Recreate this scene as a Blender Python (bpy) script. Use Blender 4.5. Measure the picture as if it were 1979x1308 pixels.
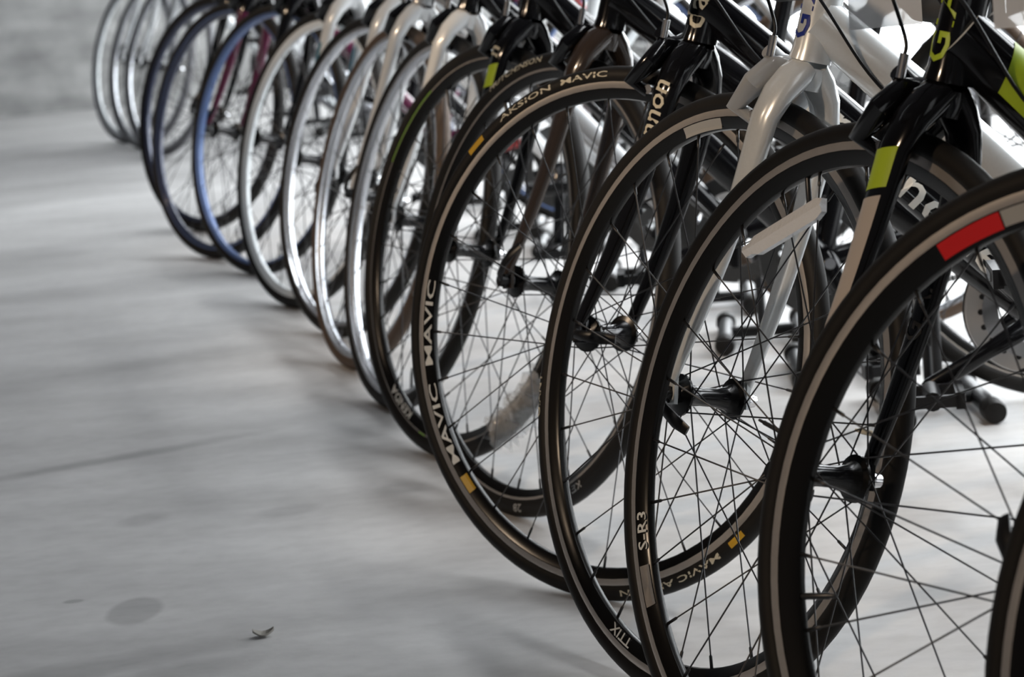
import bpy, math, random
from mathutils import Vector, Matrix
random.seed(7)
for o in list(bpy.data.objects): bpy.data.objects.remove(o)
SC = bpy.context.scene
COL = SC.collection

# ------------------------------------------------------------------ camera
FPX, PITCH, ROLL, CAMH = 4440.0, 0.19700, -0.09499, 0.89427
cd = bpy.data.cameras.new('camera'); cam = bpy.data.objects.new('camera', cd); COL.objects.link(cam)
cd.sensor_width = 36.0; cd.lens = 36.0 * FPX / 1979.0
cd.clip_start = 0.05
fw = Vector((0, math.cos(PITCH), -math.sin(PITCH))); up0 = Vector((0, math.sin(PITCH), math.cos(PITCH))); rt0 = Vector((1, 0, 0))
rt = math.cos(ROLL) * rt0 + math.sin(ROLL) * up0
upv = -math.sin(ROLL) * rt0 + math.cos(ROLL) * up0
cm = Matrix((rt, upv, -fw)).transposed().to_4x4(); cm.translation = (0, 0, CAMH)
cam.matrix_world = cm
cd.dof.use_dof = True; cd.dof.focus_distance = 2.42; cd.dof.aperture_fstop = 8.5
SC.camera = cam
# ------------------------------------------------------------------ light and exposure
SC.view_settings.view_transform = 'Standard'; SC.view_settings.look = 'None'
SC.view_settings.gamma = 1.0; SC.view_settings.use_curve_mapping = False
SC.view_settings.exposure = -0.10
wd = bpy.data.worlds.new('world'); SC.world = wd; wd.use_nodes = True
bg = wd.node_tree.nodes['Background']; bg.inputs[0].default_value = (0.93, 0.94, 1.0, 1); bg.inputs[1].default_value = 0.07
WINDOW_POWER = 9.0
def area(name, loc, target, size, power, col):
    l = bpy.data.lights.new(name, 'AREA'); l.shape = 'DISK'; l.size = size; l.energy = power; l.color = col
    o = bpy.data.objects.new(name, l); COL.objects.link(o); o.location = loc
    o.rotation_euler = (Vector(target) - Vector(loc)).to_track_quat('-Z', 'Y').to_euler(); return o
def spot(name, loc, target, power, col, ang):
    l = bpy.data.lights.new(name, 'SPOT'); l.energy = power; l.color = col; l.spot_size = math.radians(ang); l.spot_blend = 0.6; l.shadow_soft_size = 0.06
    o = bpy.data.objects.new(name, l); COL.objects.link(o); o.location = loc
    o.rotation_euler = (Vector(target) - Vector(loc)).to_track_quat('-Z', 'Y').to_euler(); return o
def strip(name, loc, length, rz, power):
    l = bpy.data.lights.new(name, 'AREA'); l.shape = 'RECTANGLE'; l.size = length; l.size_y = 0.16; l.spread = math.radians(95); l.energy = power; l.color = (0.95, 0.98, 1.0)
    o = bpy.data.objects.new(name, l); COL.objects.link(o); o.location = loc; o.rotation_euler = (0, 0, rz); return o
strip('overhead_fill_strip', (1.15, 2.9, 2.9), 2.4, 1.85, 17); strip('overhead_fill_strip', (0.45, 5.6, 2.9), 2.4, 1.85, 15)  # added fill strips over the row, lifting the floor beside the wheels
WARM = (1.0, 0.76, 0.54)
spot('warm_spot_lamp', (-2.0, 0.4, 2.2), (0.55, 2.2, 0.75), 150, WARM, 34)
spot('warm_spot_lamp', (-2.6, 2.0, 2.2), (0.25, 3.3, 0.75), 150, WARM, 34)
spot('warm_spot_lamp', (-3.0, 3.6, 2.2), (0.0, 4.6, 0.75), 150, WARM, 36)
spot('warm_spot_lamp', (-3.4, 5.4, 2.2), (-0.3, 6.2, 0.75), 130, WARM, 36)

# ------------------------------------------------------------------ materials
def mat(name, col, rough=0.5, metal=0.0, coat=0.0, emis=None, noise=0.0, nscale=40.0, spec=0.5, bump=0.0, alpha=1.0, trans=0.0):
    m = bpy.data.materials.new(name); m.use_nodes = True; nt = m.node_tree; b = nt.nodes['Principled BSDF']
    b.inputs['Base Color'].default_value = (*col, 1); b.inputs['Roughness'].default_value = rough
    b.inputs['Metallic'].default_value = metal; b.inputs['Coat Weight'].default_value = coat; b.inputs['Coat Roughness'].default_value = 0.08
    b.inputs['Specular IOR Level'].default_value = spec
    b.inputs['Alpha'].default_value = alpha; b.inputs['Transmission Weight'].default_value = trans
    if emis:
        b.inputs['Emission Color'].default_value = (*emis[0], 1); b.inputs['Emission Strength'].default_value = emis[1]
    if noise or bump:
        tc = nt.nodes.new('ShaderNodeTexCoord'); n = nt.nodes.new('ShaderNodeTexNoise'); n.inputs['Scale'].default_value = nscale; n.inputs['Detail'].default_value = 4
        nt.links.new(tc.outputs['Object'], n.inputs['Vector'])
        if noise:
            mx = nt.nodes.new('ShaderNodeMix'); mx.data_type = 'RGBA'
            mx.inputs[6].default_value = tuple(max(0, c * (1 - noise)) for c in col) + (1,); mx.inputs[7].default_value = tuple(min(1, c * (1 + noise)) for c in col) + (1,)
            nt.links.new(n.outputs['Fac'], mx.inputs[0]); nt.links.new(mx.outputs[2], b.inputs['Base Color'])
        if bump:
            bp = nt.nodes.new('ShaderNodeBump'); bp.inputs['Strength'].default_value = bump; bp.inputs['Distance'].default_value = 0.002
            nt.links.new(n.outputs['Fac'], bp.inputs['Height']); nt.links.new(bp.outputs['Normal'], b.inputs['Normal'])
    return m
M = {}
def mm(k, *a, **kw): M[k] = mat(k, *a, **kw)
mm('rubber', (0.010, 0.0088, 0.0078), 0.55, noise=0.25, nscale=60, spec=0.22)
mm('rubber_brown', (0.075, 0.045, 0.026), 0.6, noise=0.25, nscale=60)
mm('rubber_grey', (0.14, 0.14, 0.15), 0.6, noise=0.2)
mm('track', (0.62, 0.57, 0.52), 0.24, 0.72, noise=0.08, nscale=150)
mm('rim_black', (0.006, 0.0055, 0.005), 0.22, spec=0.30)
mm('rim_silver', (0.72, 0.74, 0.78), 0.25, 0.9)
mm('rim_white', (0.80, 0.84, 0.86), 0.3, coat=0.4)
mm('rim_blue', (0.13, 0.20, 0.40), 0.3, 0.3, coat=0.5)
mm('rim_navy', (0.030, 0.038, 0.075), 0.3, 0.3, coat=0.5)
mm('rim_green', (0.20, 0.40, 0.04), 0.35, coat=0.4)
mm('hub_black', (0.005, 0.005, 0.005), 0.25, spec=0.35)
mm('steel', (0.55, 0.55, 0.56), 0.25, 1.0)
mm('chrome', (0.85, 0.85, 0.87), 0.12, 1.0)
mm('spoke_dark', (0.05, 0.05, 0.052), 0.35, 0.7)
mm('black_plastic', (0.009, 0.009, 0.010), 0.4, spec=0.35)
mm('black_gloss', (0.004, 0.004, 0.005), 0.12, spec=0.45)
mm('black_satin', (0.007, 0.007, 0.008), 0.35, spec=0.35)
mm('brown_gloss', (0.045, 0.030, 0.022), 0.2, coat=0.8)
mm('silver_paint', (0.80, 0.83, 0.84), 0.24, 0.25, coat=0.7, noise=0.05, nscale=300)
mm('white_paint', (0.80, 0.82, 0.83), 0.28, coat=0.7)
mm('pearl_paint', (0.82, 0.84, 0.85), 0.26, 0.05, coat=0.7)
mm('grey_paint', (0.36, 0.37, 0.38), 0.35, coat=0.5)
mm('teal_paint', (0.0, 0.16, 0.24), 0.3, coat=0.6)
mm('lime_paint', (0.42, 0.56, 0.025), 0.35, coat=0.5)
mm('magenta_paint', (0.11, 0.008, 0.045), 0.3, coat=0.5)
mm('red_paint', (0.22, 0.012, 0.012), 0.3, coat=0.5)
mm('blue_paint', (0.012, 0.03, 0.22), 0.3, coat=0.5)
mm('decal_white', (0.78, 0.79, 0.76), 0.4)
mm('decal_cream', (0.60, 0.56, 0.44), 0.45)
mm('decal_grey', (0.36, 0.36, 0.35), 0.45)
mm('decal_sand', (0.52, 0.46, 0.41), 0.35, coat=0.4)
mm('decal_lime', (0.42, 0.56, 0.025), 0.4)
mm('decal_blue', (0.012, 0.03, 0.26), 0.4)
mm('decal_red', (0.62, 0.010, 0.012), 0.35)
mm('decal_yellow', (0.62, 0.36, 0.02), 0.4)
mm('decal_dark', (0.10, 0.075, 0.055), 0.5)
mm('grip', (0.02, 0.02, 0.02), 0.8)
mm('reflector', (0.85, 0.87, 0.90), 0.15, coat=1.0, bump=0.5, nscale=220)
mm('wrap', (0.92, 0.94, 0.96), 0.10, alpha=0.30, coat=1.0, bump=1.0, nscale=90)
mm('ring_grey', (0.42, 0.42, 0.42), 0.4, 0.3)
mm('card', (0.92, 0.92, 0.92), 0.6, alpha=0.75)
mm('frame_dark', (0.05, 0.05, 0.055), 0.5)
mm('leaf', (0.42, 0.40, 0.36), 0.7, noise=0.4, nscale=120)
mm('chain', (0.10, 0.10, 0.10), 0.4, 0.8)
mm('pane', (0.9, 0.95, 1.0), 0.3, emis=((0.93, 0.97, 1.0), WINDOW_POWER))

def brushed(m, an):
    nt = m.node_tree; b = nt.nodes['Principled BSDF']; t = nt.nodes.new('ShaderNodeTangent'); t.direction_type = 'RADIAL'; t.axis = 'Y'
    nt.links.new(t.outputs[0], b.inputs['Tangent']); b.inputs['Anisotropic'].default_value = an
for k_ in ('track', 'rim_silver', 'steel'): brushed(M[k_], 0.55)
def floor_material():
    m = bpy.data.materials.new('concrete_floor'); m.use_nodes = True; nt = m.node_tree; N = nt.nodes; L = nt.links; b = N['Principled BSDF']
    tc = N.new('ShaderNodeTexCoord')
    def noise(scale, sx, sy, det=4, rot=0.0):
        mp = N.new('ShaderNodeMapping'); mp.inputs['Scale'].default_value = (sx, sy, 1); mp.inputs['Rotation'].default_value = (0, 0, rot)
        n = N.new('ShaderNodeTexNoise'); n.inputs['Scale'].default_value = scale; n.inputs['Detail'].default_value = det
        L.new(tc.outputs['Object'], mp.inputs[0]); L.new(mp.outputs[0], n.inputs['Vector']); return n
    def ramp(n, p0, c0, p1, c1):
        r = N.new('ShaderNodeValToRGB'); r.color_ramp.elements[0].position = p0; r.color_ramp.elements[0].color = (c0, c0, c0, 1)
        r.color_ramp.elements[1].position = p1; r.color_ramp.elements[1].color = (c1, c1, c1, 1); L.new(n.outputs['Fac'], r.inputs[0]); return r
    def mul(a, bb):
        x = N.new('ShaderNodeMix'); x.data_type = 'RGBA'; x.blend_type = 'MULTIPLY'; x.inputs[0].default_value = 1.0
        L.new(a, x.inputs[6]); L.new(bb, x.inputs[7]); return x.outputs[2]
    base = N.new('ShaderNodeRGB'); base.outputs[0].default_value = (0.63, 0.622, 0.615, 1)
    c = mul(base.outputs[0], ramp(noise(1.0, 1.0, 2.2, 5, 0.25), 0.34, 0.82, 0.64, 1.06).outputs[0])
    c = mul(c, ramp(noise(3.0, 1.0, 2.6, 6, 0.35), 0.34, 0.88, 0.58, 1.0).outputs[0])
    c = mul(c, ramp(noise(26.0, 1.0, 1.6, 3), 0.30, 0.92, 0.6, 1.0).outputs[0])
    # stains: one oval patch and an old crack line
    def stain(cx, cy, rx, ry, dark, rot=0.0, wob=0.25, edge=0.25):
        mp = N.new('ShaderNodeMapping'); mp.vector_type = 'TEXTURE'; mp.inputs['Location'].default_value = (cx, cy, 0); mp.inputs['Scale'].default_value = (rx, ry, 1); mp.inputs['Rotation'].default_value = (0, 0, rot)
        L.new(tc.outputs['Object'], mp.inputs[0])
        nz = N.new('ShaderNodeTexNoise'); nz.inputs['Scale'].default_value = 9.0; L.new(tc.outputs['Object'], nz.inputs['Vector'])
        ln = N.new('ShaderNodeVectorMath'); ln.operation = 'LENGTH'; L.new(mp.outputs[0], ln.inputs[0])
        ad = N.new('ShaderNodeMath'); ad.operation = 'MULTIPLY_ADD'; ad.inputs[1].default_value = wob * 2; L.new(nz.outputs['Fac'], ad.inputs[0]); L.new(ln.outputs['Value'], ad.inputs[2])
        mr = N.new('ShaderNodeMapRange'); mr.inputs[1].default_value = 1.0 + wob - edge; mr.inputs[2].default_value = 1.0 + wob + edge; mr.inputs[3].default_value = dark; mr.inputs[4].default_value = 1.0
        L.new(ad.outputs[0], mr.inputs[0]); return mr.outputs[0]
    for s in ((-0.528, 2.90, 0.036, 0.058, 0.74, 0.0, 0.12, 0.12), (-0.70, 3.77, 0.24, 0.022, 0.72, 0.36, 0.6, 0.5), (-0.55, 2.68, 0.16, 0.035, 0.78, 0.3, 0.6, 0.4),
              (-0.36, 3.33, 0.05, 0.03, 0.84, 0.3, 0.3, 0.3), (-0.19, 3.40, 0.04, 0.035, 0.85, 0.0, 0.4, 0.3), (-0.58, 3.36, 0.04, 0.03, 0.85, 0.8, 0.4, 0.3),
              (-0.62, 2.97, 0.014, 0.009, 0.7, 0.0, 0.2, 0.2), (-0.42, 2.64, 0.07, 0.03, 0.85, 0.2, 0.5, 0.4), (-0.62, 4.6, 0.3, 0.05, 0.88, 0.2, 0.5, 0.5), (-0.9, 5.6, 0.45, 0.09, 0.88, 0.1, 0.5, 0.5)):
        c = mul(c, stain(*s))
    L.new(c, b.inputs['Base Color'])
    rr = ramp(noise(5.0, 1, 2), 0.3, 0.50, 0.7, 0.68); L.new(rr.outputs[0], b.inputs['Roughness'])
    b.inputs['Specular IOR Level'].default_value = 0.16
    bp = N.new('ShaderNodeBump'); bp.inputs['Strength'].default_value = 0.12; bp.inputs['Distance'].default_value = 0.004
    L.new(noise(45.0, 1, 1, 6).outputs['Fac'], bp.inputs['Height']); L.new(bp.outputs[0], b.inputs['Normal'])
    return m
def wall_material():
    m = bpy.data.materials.new('board_marked_concrete'); m.use_nodes = True; nt = m.node_tree; N = nt.nodes; L = nt.links; b = N['Principled BSDF']
    tc = N.new('ShaderNodeTexCoord'); mp = N.new('ShaderNodeMapping'); mp.inputs['Scale'].default_value = (0.8, 1, 4.0); L.new(tc.outputs['Object'], mp.inputs[0])
    n = N.new('ShaderNodeTexNoise'); n.inputs['Scale'].default_value = 2.2; n.inputs['Detail'].default_value = 6; L.new(mp.outputs[0], n.inputs['Vector'])
    r = N.new('ShaderNodeValToRGB'); e = r.color_ramp.elements; e[0].position = 0.32; e[0].color = (0.30, 0.30, 0.295, 1); e[1].position = 0.66; e[1].color = (0.50, 0.50, 0.49, 1); L.new(n.outputs['Fac'], r.inputs[0])
    n2 = N.new('ShaderNodeTexNoise'); n2.inputs['Scale'].default_value = 6.0; L.new(tc.outputs['Object'], n2.inputs['Vector'])
    x = N.new('ShaderNodeMix'); x.data_type = 'RGBA'; x.blend_type = 'OVERLAY'; x.inputs[0].default_value = 0.5; L.new(r.outputs[0], x.inputs[6]); L.new(n2.outputs['Fac'], x.inputs[7])
    L.new(x.outputs[2], b.inputs['Base Color']); b.inputs['Roughness'].default_value = 0.8
    bp = N.new('ShaderNodeBump'); bp.inputs['Strength'].default_value = 0.3; L.new(n.outputs['Fac'], bp.inputs['Height']); L.new(bp.outputs[0], b.inputs['Normal'])
    return m
M['floor'] = floor_material(); M['wall'] = wall_material()

# ------------------------------------------------------------------ mesh helpers
def V(*a): return Vector(a)
class MB:
    def __init__(s): s.v = []; s.f = []; s.m = []
    def ring_faces(s, rings, closed_u=True, mats=None, caps=True, loop=False):
        n = len(rings[0]); idx = []
        for r in rings:
            b = len(s.v); s.v += [tuple(p) for p in r]; idx.append(b)
        k = len(rings); rng = k if loop else k - 1
        for i in range(rng):
            a, b = idx[i], idx[(i + 1) % k]
            for j in range(n if closed_u else n - 1):
                j2 = (j + 1) % n
                s.f.append((a + j, a + j2, b + j2, b + j)); s.m.append(mats(i, j) if mats else 0)
        if caps and not loop:
            s.f.append(tuple(idx[0] + j for j in reversed(range(n)))); s.m.append(mats(0, 0) if mats else 0)
            s.f.append(tuple(idx[-1] + j for j in range(n))); s.m.append(mats(k - 2, 0) if mats else 0)
    def tube(s, pts, rad, n=12, ref=None, m=0, caps=True, power=1.0):
        """pts: path; rad: number, or one per point, each a number or (a, b) with a along the ref direction"""
        pts = [Vector(p) for p in pts]; k = len(pts); rings = []
        ref = Vector(ref) if ref else None; prev = None
        for i in range(k):
            t = (pts[min(i + 1, k - 1)] - pts[max(i - 1, 0)]).normalized()
            if ref is not None: a = ref - t * ref.dot(t)
            elif prev is None:
                h = Vector((0, 0, 1)) if abs(t.z) < 0.9 else Vector((1, 0, 0)); a = h - t * h.dot(t)
            else: a = prev - t * prev.dot(t)
            a.normalize(); prev = a; b = t.cross(a)
            r = rad[i] if isinstance(rad, (list, tuple)) else rad
            ra, rb = r if isinstance(r, (list, tuple)) else (r, r)
            rings.append([pts[i] + a * (ra * math.cos(2 * math.pi * j / n)) + b * (rb * math.sin(2 * math.pi * j / n)) for j in range(n)])
        s.ring_faces(rings, mats=(m if callable(m) else (lambda i, j: m)), caps=caps)
    def lathe(s, prof, n=48, m=None, closed=False):
        """prof: (r, y) list revolved about the local Y axis"""
        rings = [[V(r * math.sin(2 * math.pi * j / n), y, r * math.cos(2 * math.pi * j / n)) for j in range(n)] for r, y in prof]
        mf = (lambda i, j: m[i]) if isinstance(m, (list, tuple)) else (lambda i, j: m or 0)
        s.ring_faces(rings, mats=mf, caps=not closed, loop=closed)
    def box(s, c, size, R=None, m=0):
        c = Vector(c); b = len(s.v)
        for x in (-.5, .5):
            for y in (-.5, .5):
                for z in (-.5, .5):
                    p = Vector((x * size[0], y * size[1], z * size[2])); p = R @ p if R else p; s.v.append(tuple(c + p))
        for q in ((0, 1, 3, 2), (4, 6, 7, 5), (0, 4, 5, 1), (2, 3, 7, 6), (0, 2, 6, 4), (1, 5, 7, 3)):
            s.f.append(tuple(b + i for i in q)); s.m.append(m)
    def cyl(s, p0, p1, r, n=16, m=0): s.tube([p0, p1], r, n, m=m)
    def mesh(s, name, mats, sharp=40):
        me = bpy.data.meshes.new(name); me.from_pydata(s.v, [], s.f); me.update()
        for k in mats: me.materials.append(M[k])
        me.polygons.foreach_set('material_index', s.m); me.polygons.foreach_set('use_smooth', [True] * len(s.f))
        if sharp: me.set_sharp_from_angle(angle=math.radians(sharp))
        return me
def obj(name, me, parent=None, mw=None):
    o = bpy.data.objects.new(name, me); COL.objects.link(o)
    if parent: o.parent = parent
    if mw is not None: o.matrix_basis = mw
    return o
CACHE = {}
def cached(key, fn):
    if key not in CACHE: CACHE[key] = fn()
    return CACHE[key]
def tag(o, label, cat=None, group=None, kind=None):
    if label: o['label'] = label
    if cat: o['category'] = cat
    if group: o['group'] = group
    if kind: o['kind'] = kind
    return o
# text as a flat mesh -> mapped onto a surface
def text_geo(body, size):
    def make():
        c = bpy.data.curves.new('lettering', 'FONT'); c.body = body; c.size = 1.0; c.resolution_u = 2; c.offset = 0.013
        o = bpy.data.objects.new('lettering', c); COL.objects.link(o)
        dg = bpy.context.evaluated_depsgraph_get(); me = o.evaluated_get(dg).to_mesh()
        vs = [v.co.copy() for v in me.vertices]; fs = [tuple(p.vertices) for p in me.polygons]
        o.evaluated_get(dg).to_mesh_clear(); bpy.data.objects.remove(o); bpy.data.curves.remove(c)
        return vs, fs
    vs, fs = cached(('text', body), make)
    return [v * size for v in vs], fs
def text_mesh(body, size, fn, matk, center=True, stretch=1.0):
    vs, fs = text_geo(body, size)
    if not vs: return None
    x0 = min(v.x for v in vs); x1 = max(v.x for v in vs); y0 = min(v.y for v in vs); y1 = max(v.y for v in vs)
    out = [tuple(fn((v.x - (x0 + x1) / 2) * stretch, v.y - (y0 + y1) / 2)) for v in vs]
    me = bpy.data.meshes.new('lettering'); me.from_pydata(out, [], fs); me.materials.append(M[matk]); me.update(); return me
def patch_mesh(fn, u0, u1, v0, v1, nu, nv, matk, name='sticker'):
    vs = [tuple(fn(u0 + (u1 - u0) * i / nu, v0 + (v1 - v0) * j / nv)) for i in range(nu + 1) for j in range(nv + 1)]
    fs = [(i * (nv + 1) + j, (i + 1) * (nv + 1) + j, (i + 1) * (nv + 1) + j + 1, i * (nv + 1) + j + 1) for i in range(nu) for j in range(nv)]
    me = bpy.data.meshes.new(name); me.from_pydata(vs, [], fs); me.materials.append(M[matk]); me.update(); return me

# ------------------------------------------------------------------ the setting
def plane_xy(x0, x1, y0, y1, z0, z1): 
    b = MB(); b.box(((x0 + x1) / 2, (y0 + y1) / 2, (z0 + z1) / 2), (x1 - x0, y1 - y0, z1 - z0)); return b
tag(obj('floor', plane_xy(-9, 6, -4, 11.3, -0.1, 0).mesh('floor', ['floor'])), 'grey polished concrete floor with stains and an old crack', kind='structure')
tag(obj('ceiling', plane_xy(-9, 6, -4, 11.3, 3.4, 3.5).mesh('ceiling', ['frame_dark'])), 'dark painted ceiling above the bicycles', kind='structure')
tag(obj('wall_back', plane_xy(-9, 0.62, 11.05, 11.3, 0, 3.4).mesh('wall_back', ['wall'])), 'grey concrete wall with horizontal board marks behind the row', kind='structure')
WA, WB_ = V(0.62, 11.05, 0), V(4.35, -1.0, 0); wdir = (WB_ - WA).normalized(); wlen = (WB_ - WA).length
wR = Matrix((wdir, V(-wdir.y, wdir.x, 0), V(0, 0, 1))).transposed()
def wbox(b, a0, a1, z0, z1, th, off=0.0): 
    b.box(WA + wdir * ((a0 + a1) / 2) + wR @ V(0, off, 0) + V(0, 0, (z0 + z1) / 2), (a1 - a0, th, z1 - z0), wR)
b = MB(); wbox(b, 0, wlen, 2.85, 3.4, 0.16); wbox(b, 0, wlen, 0, 0.10, 0.16)
tag(obj('wall_right', b.mesh('wall_right', ['wall'])), 'concrete lintel and kerb of the glazed shop front', kind='structure')
NB = 7
NWIN = 5
b = MB(); wbox(b, wlen * NWIN / NB, wlen, 0.10, 2.85, 0.16); tag(obj('shade_wall', b.mesh('shade_wall', ['wall'])), 'unseen solid concrete wall beside the glazed shop front, added to shade the near floor', kind='structure')  # unseen wall added in place of the nearer windows, darkening the near floor
for i in range(NWIN):
    a0, a1 = wlen * i / NB, wlen * (i + 1) / NB
    w = bpy.data.objects.new('window_%d' % (i + 1), None); COL.objects.link(w); tag(w, 'tall daylit window bay %d of the glazed shop front' % (i + 1), kind='structure')
    b = MB(); wbox(b, a0 + 0.04, a1 - 0.04, 0.14, 2.81, 0.012); obj('pane', b.mesh('pane', ['pane']), w)
    for q in ((a0, a0 + 0.04, 0.10, 2.85), (a1 - 0.04, a1, 0.10, 2.85), (a0 + 0.04, a1 - 0.04, 0.10, 0.14), (a0 + 0.04, a1 - 0.04, 2.81, 2.85)):
        b = MB(); wbox(b, *q, 0.07); obj('window_frame', b.mesh('window_frame', ['frame_dark']), w)

# ------------------------------------------------------------------ bicycle
R = 0.334; HA = math.radians(73); CA, SA = math.cos(HA), math.sin(HA); RAKE, ATC = 0.045, 0.375
F0 = V(0, 0, R); S_AX = V(-CA, 0, SA); PERP = V(SA, 0, CA); A0 = F0 - PERP * RAKE; K0 = A0 + S_AX * ATC
RT = 0.3058      # lower edge of the brake track
def rim_mesh(track, body, depth):
    ri = RT - depth
    def make():
        prof = [(0.3158, 0.0098), (RT, 0.0106), (RT - 0.0012, 0.0101), (ri + 0.004, 0.0068), (ri + 0.001, 0.0040), (ri, 0.0),
                (ri + 0.001, -0.0040), (ri + 0.004, -0.0068), (RT - 0.0012, -0.0101), (RT, -0.0106), (0.3158, -0.0098), (0.3100, -0.006), (0.3100, 0.006)]
        b = MB(); b.lathe(prof, 96, [0, 1, 1, 1, 1, 1, 1, 1, 1, 0, 1, 1, 1], closed=True); return b.mesh('front_wheel', [track, body], 30)
    return cached(('rim', track, body, depth), make)
def rim_y(r, depth):
    ri = RT - depth; ro = RT - 0.0012
    if r > RT: return 0.0106
    return 0.0101 + (0.0068 - 0.0101) * (ro - r) / (ro - ri - 0.004) if r > ri + 0.004 else 0.0068
def tyre_mesh(matk, rt_):
    def make():
        rc = R - rt_; n = 14
        prof = [(rc + rt_ * math.cos(a), rt_ * math.sin(a)) for a in [math.pi * 2 * i / n for i in range(n)]]
        b = MB(); b.lathe(prof, 96, 0, closed=True); return b.mesh('tyre', [matk], 0)
    return cached(('tyre', matk, rt_), make)
def hub_mesh(rear=False):
    def make():
        b = MB(); fr = 0.023
        y1 = 0.062 if rear else 0.050
        prof = [(0.0045, y1), (0.009, y1), (0.009, 0.043), (0.013, 0.042), (0.019, 0.0375), (fr, 0.0368), (fr, 0.0338), (0.017, 0.032), (0.0125, 0.024), (0.0105, 0.010),
                (0.0105, -0.010), (0.0125, -0.024), (0.017, -0.032), (fr, -0.0338), (fr, -0.0368), (0.019, -0.0375), (0.013, -0.042), (0.009, -0.043), (0.009, -y1), (0.0045, -y1)]
        ms = [2, 2, 1, 0, 0, 0, 0, 0, 1, 1, 1, 0, 0, 0, 0, 0, 1, 2, 2, 2]
        b.lathe(prof, 32, ms)
        if rear:
            for i in range(8):
                r = 0.024 + 0.0035 * i; b.lathe([(0.012, -0.060 + i * 0.0028), (r, -0.060 + i * 0.0028), (r, -0.0585 + i * 0.0028), (0.012, -0.0585 + i * 0.0028)], 28, 2)
        return b.mesh('hub', ['hub_black', 'black_gloss', 'steel'], 35)
    return cached(('hub', rear), make)
def spoke_pts(side, sgn, ri):
    a = math.radians(62) * sgn; fr = 0.0205
    return V(fr * math.sin(a), side * 0.0353, fr * math.cos(a)), V(0, side * 0.002, ri + 0.002)
def spoke_mesh(side, sgn, ri, matk):
    def make():
        p, q = spoke_pts(side, sgn, ri); b = MB(); d = (p - q)
        b.tube([p, q + d * 0.055, q + d * 0.05, q], [0.0009, 0.0009, 0.0018, 0.0018], 6); return b.mesh('spoke', [matk], 0)
    return cached(('spoke', side, sgn, ri, matk), make)
def spokes_joined(ri, matk, n=28):
    def make():
        b = MB()
        for i in range(n):
            side = 1 if i % 2 else -1; sgn = 1 if (i // 2) % 2 else -1; p, q = spoke_pts(side, sgn, ri); Rm = Matrix.Rotation(2 * math.pi * i / n, 3, 'Y')
            b.tube([Rm @ p, Rm @ q], 0.0012, 4, caps=False)
        return b.mesh('spokes', [matk], 0)
    return cached(('spokes', ri, matk, n), make)
def lever_mesh(ang, out=0.0):
    b = MB(); b.cyl(V(0, 0.049, 0), V(0, 0.064, 0), 0.0085); b.tube([V(0, 0.057, -0.009), V(0, 0.057, 0.009)], 0.0075, 12)
    d = V(math.cos(ang), 0, math.sin(ang))
    pts = [V(0, 0.060, 0) + d * t + V(0, h, 0) for t, h in ((0, 0), (0.010, 0.008 + out), (0.030, 0.011 + out), (0.050, 0.008 + out), (0.066, 0.001 + out * 0.7))]
    b.tube(pts, [(0.004, 0.006), (0.004, 0.006), (0.0035, 0.007), (0.003, 0.008), (0.002, 0.006)], 10, ref=(0, 1, 0))
    return b.mesh('quick_release_lever', ['black_satin'], 50)
def nut_mesh():
    def make():
        b = MB(); b.lathe([(0.003, -0.066), (0.007, -0.064), (0.0085, -0.056), (0.0095, -0.052), (0.0095, -0.049)], 20, 0); return b.mesh('quick_release_nut', ['chrome'])
    return cached('nut', make)
def valve_mesh(ri, mk):
    def make():
        b = MB(); b.tube([V(0, 0, ri + 0.002), V(0, 0, ri - 0.028), V(0, 0, ri - 0.029), V(0, 0, ri - 0.036)], [0.003, 0.003, 0.0022, 0.0018], 10); return b.mesh('valve_stem', [mk])
    return cached(('valve', ri, mk), make)
def make_wheel(name, parent, mw, sp, front=True, detail=True):
    depth = sp.get('depth', 0.028); ri = RT - depth
    w = obj(name, rim_mesh(sp.get('track', 'track'), sp.get('body', 'rim_black'), depth), parent, mw)
    obj('tyre', tyre_mesh(sp.get('tyre', 'rubber'), sp.get('tyre_r', 0.0125)), w)
    obj('hub', hub_mesh(not front), w)
    sk = sp.get('spoke', 'spoke_dark'); n = sp.get('nspoke', 28)
    if detail:
        for i in range(n):
            side = 1 if i % 2 else -1; sgn = 1 if (i // 2) % 2 else -1
            obj('spoke', spoke_mesh(side, sgn, ri, sk), w, Matrix.Rotation(2 * math.pi * i / n + 0.05, 4, 'Y'))
    else: tag(obj('spokes', spokes_joined(ri, sk, n), w), None, kind='stuff')
    if front or detail:
        obj('quick_release_lever', lever_mesh(sp.get('lever', 2.2), sp.get('lever_out', 0.0)), w); obj('quick_release_nut', nut_mesh(), w)
    obj('valve_stem', valve_mesh(ri, sp.get('valve_mat', 'spoke_dark')), w, Matrix.Rotation(math.radians(sp.get('valve', 200)), 4, 'Y'))
    return w
def wheel_text(w, body, t_deg, r, size, matk, depth=None, tyre_r=None, stretch=1.0, label=None):
    """lettering on the left side, running clockwise as seen from the left, tops outward"""
    def fn(x, y):
        rr = r + y; t = math.radians(t_deg) + x / r
        if tyre_r: q = max(0.0, tyre_r ** 2 - (rr - (R - tyre_r)) ** 2); yy = math.sqrt(q) + 0.0004
        else: yy = rim_y(rr, depth) + 0.0005
        return V(-rr * math.sin(t), yy, rr * math.cos(t))
    me = text_mesh(body, size, fn, matk, stretch=stretch); o = obj('lettering', me, w); tag(o, label); return o
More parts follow.
